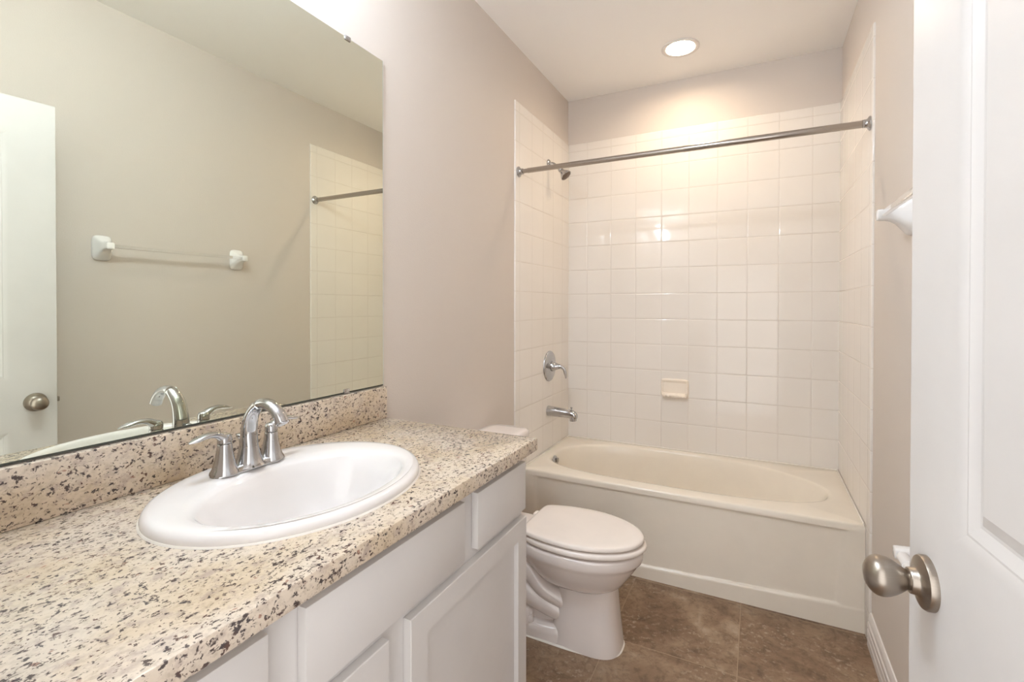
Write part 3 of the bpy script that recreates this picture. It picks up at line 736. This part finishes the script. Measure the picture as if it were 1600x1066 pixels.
add_loft(bm, [ring_of(lid_ol, 0.4165, 0.93), ring_of(lid_ol, 0.4170, 0.985), ring_of(lid_ol, 0.4200, 0.999), ring_of(lid_ol, 0.4235, 1.0), ring_of(lid_ol, 0.429, 0.995), ring_of(lid_ol, 0.4325, 0.978), ring_of(lid_ol, 0.4345, 0.94), ring_of(lid_ol, 0.4352, 0.80), ring_of(lid_ol, 0.4356, 0.4)])
obj('lid', bm, M['seat'], toi, 60)
bm = bmesh.new()
add_loft(bm, [ring_of(seat_ol, 0.3915, 0.93), ring_of(seat_ol, 0.3918, 0.982), ring_of(seat_ol, 0.3945, 0.996), ring_of(seat_ol, 0.399, 1.0), ring_of(seat_ol, 0.404, 0.998), ring_of(seat_ol, 0.409, 0.980), ring_of(seat_ol, 0.411, 0.955), ring_of(seat_ol, 0.4112, 0.7)])
obj('seat', bm, M['seat'], toi, 60)
for s in (-1, 1):
    obj('seat_hinge', box(0.285, 0.312, TYC + s * 0.075 - 0.02, TYC + s * 0.075 + 0.02, 0.390, 0.416, 0.006), M['seat'], toi)
def bowl():
    bm = bmesh.new()
    def egg(xb, xf, hw, n=80):
        xm = xb + (xf - xb) * 0.50
        return outline([(xb, hw * 0.35), (xb + (xm - xb) * 0.05, hw * 0.62), (xb + (xm - xb) * 0.22, hw * 0.84), (xb + (xm - xb) * 0.55, hw * 0.97), (xm, hw), (xm + (xf - xm) * 0.35, hw * 0.94), (xm + (xf - xm) * 0.62, hw * 0.78), (xm + (xf - xm) * 0.83, hw * 0.54), (xm + (xf - xm) * 0.955, hw * 0.28), (xf, 0.0)])
    lv = [(0.20, 0.44, 0.640, 0.070), (0.226, 0.40, 0.655, 0.088), (0.232, 0.38, 0.668, 0.104), (0.248, 0.36, 0.686, 0.122), (0.272, 0.345, 0.702, 0.138), (0.30, 0.325, 0.722, 0.152), (0.325, 0.31, 0.738, 0.162), (0.338, 0.300, 0.746, 0.166), (0.343, 0.298, 0.7525, 0.169), (0.352, 0.296, 0.756, 0.171), (0.376, 0.296, 0.757, 0.172), (0.3815, 0.298, 0.754, 0.170), (0.3845, 0.305, 0.746, 0.164)]
    add_loft(bm, [[(p.x, TYC + p.y, z) for p in egg(xb, xf, hw)] for z, xb, xf, hw in lv])
    # front pedestal column, flaring to the floor
    n = 72; cols = [(0.0, 0.405, 0.682, 0.0985), (0.012, 0.407, 0.681, 0.098), (0.05, 0.413, 0.677, 0.0945), (0.10, 0.421, 0.671, 0.0905), (0.16, 0.430, 0.665, 0.087), (0.21, 0.437, 0.661, 0.085), (0.25, 0.442, 0.660, 0.083)]
    add_loft(bm, [[((a + b_) / 2 + (b_ - a) / 2 * sup(math.cos(2 * PI * i / n), 3.2), TYC + hw * sup(math.sin(2 * PI * i / n), 2.7), z) for i in range(n)] for z, a, b_, hw in cols])
    # low foot under the trapway
    ft = [(0.0, 0.0), (0.030, 0.0), (0.046, 0.004), (0.055, 0.012), (0.058, 0.03)]
    add_loft(bm, [[(0.32 + (0.175 - o) * sup(math.cos(2 * PI * i / n), 3.5), TYC + (0.098 - o) * sup(math.sin(2 * PI * i / n), 4), z) for i in range(n)] for z, o in ft])
    # bolt mounds
    for s in (-1, 1):
        add_lathe(bm, (0.315, TYC + s * 0.060, 0.045), (0, 0, 1), [(0, 0.042), (0.030, 0.040), (0.050, 0.034), (0.062, 0.022), (0.066, 0.001)], 36, su=1.1, sv=0.75)
    # trapway core and its scrolled outer passage
    add_loft(bm, [[(0.27 + 0.17 * sup(math.cos(2 * PI * i / n), 3), TYC + hw * sup(math.sin(2 * PI * i / n), 2.6), z) for i in range(n)] for z, hw in ((0.04, 0.062), (0.12, 0.060), (0.24, 0.075), (0.31, 0.10), (0.35, 0.12))])
    for s in (-1, 1):
        add_tube(bm, [(0.16, TYC + s * 0.055, 0.315), (0.25, TYC + s * 0.062, 0.300), (0.33, TYC + s * 0.064, 0.245), (0.39, TYC + s * 0.060, 0.185), (0.47, TYC + s * 0.045, 0.150)], [0.045, 0.043, 0.038, 0.036, 0.034], 24, 8)
        add_tube(bm, [(0.14, TYC + s * 0.04, 0.24), (0.24, TYC + s * 0.052, 0.205), (0.33, TYC + s * 0.052, 0.150), (0.42, TYC + s * 0.042, 0.115), (0.47, TYC + s * 0.03, 0.10)], [0.055, 0.052, 0.046, 0.043, 0.04], 24, 8)
    # rear deck carrying the tank
    add_box(bm, 0.030, 0.345, TYC - 0.115, TYC + 0.115, 0.335, 0.3875, 0.012, 3)
    return bm
obj('bowl', bowl(), M['toilet'], toi, 50)
for s in (-1, 1):
    bm = bmesh.new(); add_lathe(bm, (0.338, TYC + s * 0.082, 0.055), (0, 0, 1), [(0, 0.013), (0.012, 0.013), (0.020, 0.009), (0.022, 0.001)], 24)
    obj('bolt_cap', bm, M['toilet'], toi)
def tank():
    bm = bmesh.new(); n = 64
    lv = [(0.3885, 0.085, 0.155), (0.395, 0.094, 0.165), (0.43, 0.097, 0.176), (0.60, 0.100, 0.192), (0.700, 0.102, 0.198)]
    add_loft(bm, [[(0.108 + a * sup(math.cos(2 * PI * i / n), 7), TYC + b_ * sup(math.sin(2 * PI * i / n), 7), z) for i in range(n)] for z, a, b_ in lv])
    return bm
obj('tank', tank(), M['toilet'], toi, 50)
bm = bmesh.new(); n = 64
add_loft(bm, [[(0.110 + a * sup(math.cos(2 * PI * i / n), 7), TYC + b_ * sup(math.sin(2 * PI * i / n), 7), z) for i in range(n)] for z, a, b_ in ((0.7005, 0.103, 0.199), (0.704, 0.107, 0.205), (0.724, 0.107, 0.205), (0.733, 0.104, 0.202), (0.738, 0.096, 0.194), (0.739, 0.07, 0.16))])
obj('tank_lid', bm, M['toilet'], toi, 50)
bm = bmesh.new(); add_lathe(bm, (0.2095, TYC + 0.14, 0.655), (1, 0, 0), [(0, 0.011), (0.006, 0.011), (0.010, 0.007)], 20)
add_tube(bm, [(0.220, TYC + 0.14, 0.655), (0.224, TYC + 0.11, 0.652), (0.224, TYC + 0.075, 0.648)], [0.006, 0.006, 0.007], 14, 5)
obj('flush_lever', bm, M['chrome'], toi)
bm = bmesh.new(); n = 96
def base_ol(o, z):
    out = []
    for i in range(n):
        a = 2 * PI * i / n; c, s = math.cos(a), math.sin(a)
        out.append((0.4135 + (0.2685 + o) * sup(c, 3.4 if c > 0 else 3.5), TYC + (0.0985 + o) * sup(s, 2.9), z))
    return out
add_loft(bm, [base_ol(-0.006, 0.0005), base_ol(0.0045, 0.0005), base_ol(0.003, 0.003), base_ol(-0.003, 0.005)], False, False)
obj('caulk_bead', bm, M['caulk'], toi)

# ------------------------------------------------------------------ towel bar and paper holder
def bar_post(y, z, out, bh, bw, tip, parent, tilt=0.0, sq=4.5):
    bm = bmesh.new(); n = 40; rings = []
    for t, k in ((0, 1.0), (0.06, 1.0), (0.12, 0.965), (0.20, 0.86), (0.32, 0.72), (0.46, 0.60), (0.60, 0.51), (0.72, 0.455), (0.74, 0.44), (0.92, 0.42), (0.98, 0.40), (1.0, 0.34)):
        hh = bh / 2 * k if t < 0.72 else tip * (k / 0.44)
        ww = bw / 2 * k if t < 0.72 else tip * (k / 0.44)
        if 0.2 <= t < 0.72:
            f = smooth((t - 0.2) / 0.52); hh = hh * (1 - f) + tip * 1.06 * f; ww = ww * (1 - f) + tip * 1.06 * f
        zc = z + tilt * (1 - min(1, t / 0.72))
        rings.append([(W - 0.0005 - out * t, y + ww * sup(math.cos(2 * PI * i / n), sq), zc + hh * sup(math.sin(2 * PI * i / n), sq)) for i in range(n)])
    add_loft(bm, rings)
    return obj('post', bm, M['ceramic'], parent, 45)
TBZ, TBX = 1.560, W - 0.072
tb = thing('towel_bar', (W, 1.42, TBZ))
tag(tb, 'clear acrylic towel bar on two white ceramic posts', 'towel bar')
bar_post(1.110, TBZ, 0.084, 0.112, 0.076, 0.0165, tb, -0.006); bar_post(1.742, TBZ, 0.084, 0.112, 0.076, 0.0165, tb, -0.006)
obj('bar', box(TBX - 0.0075, TBX + 0.0075, 1.122, 1.730, TBZ - 0.0075, TBZ + 0.0075, 0.002), M['acrylic'], tb)
ph = thing('toilet_paper_holder', (W, 1.474, 0.660))
tag(ph, 'empty white toilet paper holder on the wall behind the door knob', 'paper holder')
bar_post(1.555, 0.660, 0.076, 0.085, 0.060, 0.0165, ph, -0.004, 3.0); bar_post(1.393, 0.660, 0.076, 0.085, 0.060, 0.0165, ph, -0.004, 3.0)
bm = bmesh.new(); add_lathe(bm, (W - 0.062, 1.410, 0.660), (0, 1, 0), [(0, 0.007), (0.004, 0.0095), (0.006, 0.0125), (0.07, 0.0125), (0.0705, 0.0138), (0.122, 0.0138), (0.124, 0.0095), (0.128, 0.007)], 28)
obj('roller', bm, M['ceramic'], ph)

# ------------------------------------------------------------------ lamps
can = thing('recessed_ceiling_light', (LX, LY, H))
tag(can, 'round recessed ceiling light above the bathtub, switched on', 'ceiling light')
bm = bmesh.new(); add_lathe(bm, (LX, LY, H), (0, 0, -1), [(0.0003, 0.096), (0.003, 0.096), (0.006, 0.092), (0.0065, 0.084), (0.004, 0.074), (0.0, 0.0715), (-0.020, 0.064)], 56, cap0=False, cap1=False)
obj('trim_ring', bm, M['trim'], can)
bm = bmesh.new(); add_lathe(bm, (LX, LY, H), (0, 0, -1), [(-0.020, 0.0638), (-0.016, 0.050), (-0.013, 0.030), (-0.012, 0.0)], 48, cap0=True, cap1=False)
obj('lens', bm, M['can'], can)

VZ = 2.53
van = thing('vanity_light', (0.0, 0.58, VZ))
tag(van, 'three-shade vanity light bar on the wall above the mirror', 'wall light')
obj('back_bar', box(0.0, 0.03, 0.30, 0.86, VZ - 0.035, VZ + 0.035, 0.006), M['rod'], van)
for y in (0.42, 0.58, 0.74):
    bm = bmesh.new(); add_tube(bm, [(0.028, y, VZ), (0.08, y, VZ + 0.012), (0.165, y, VZ), (0.17, y, VZ - 0.028)], [0.009] * 4, 14, 5, up=(0, 1, 0))
    a = obj('lamp_arm', bm, M['rod'], van)
    bm = bmesh.new(); add_lathe(bm, (0.17, y, VZ - 0.03), (0, 0, -1), [(0, 0.014), (0.012, 0.020), (0.03, 0.028), (0.055, 0.031), (0.075, 0.026), (0.087, 0.014), (0.09, 0.002)], 32)
    s = obj('lamp_shade', bm, M['bulb'], None); s.parent = a; s.matrix_parent_inverse = Matrix.Identity(4)
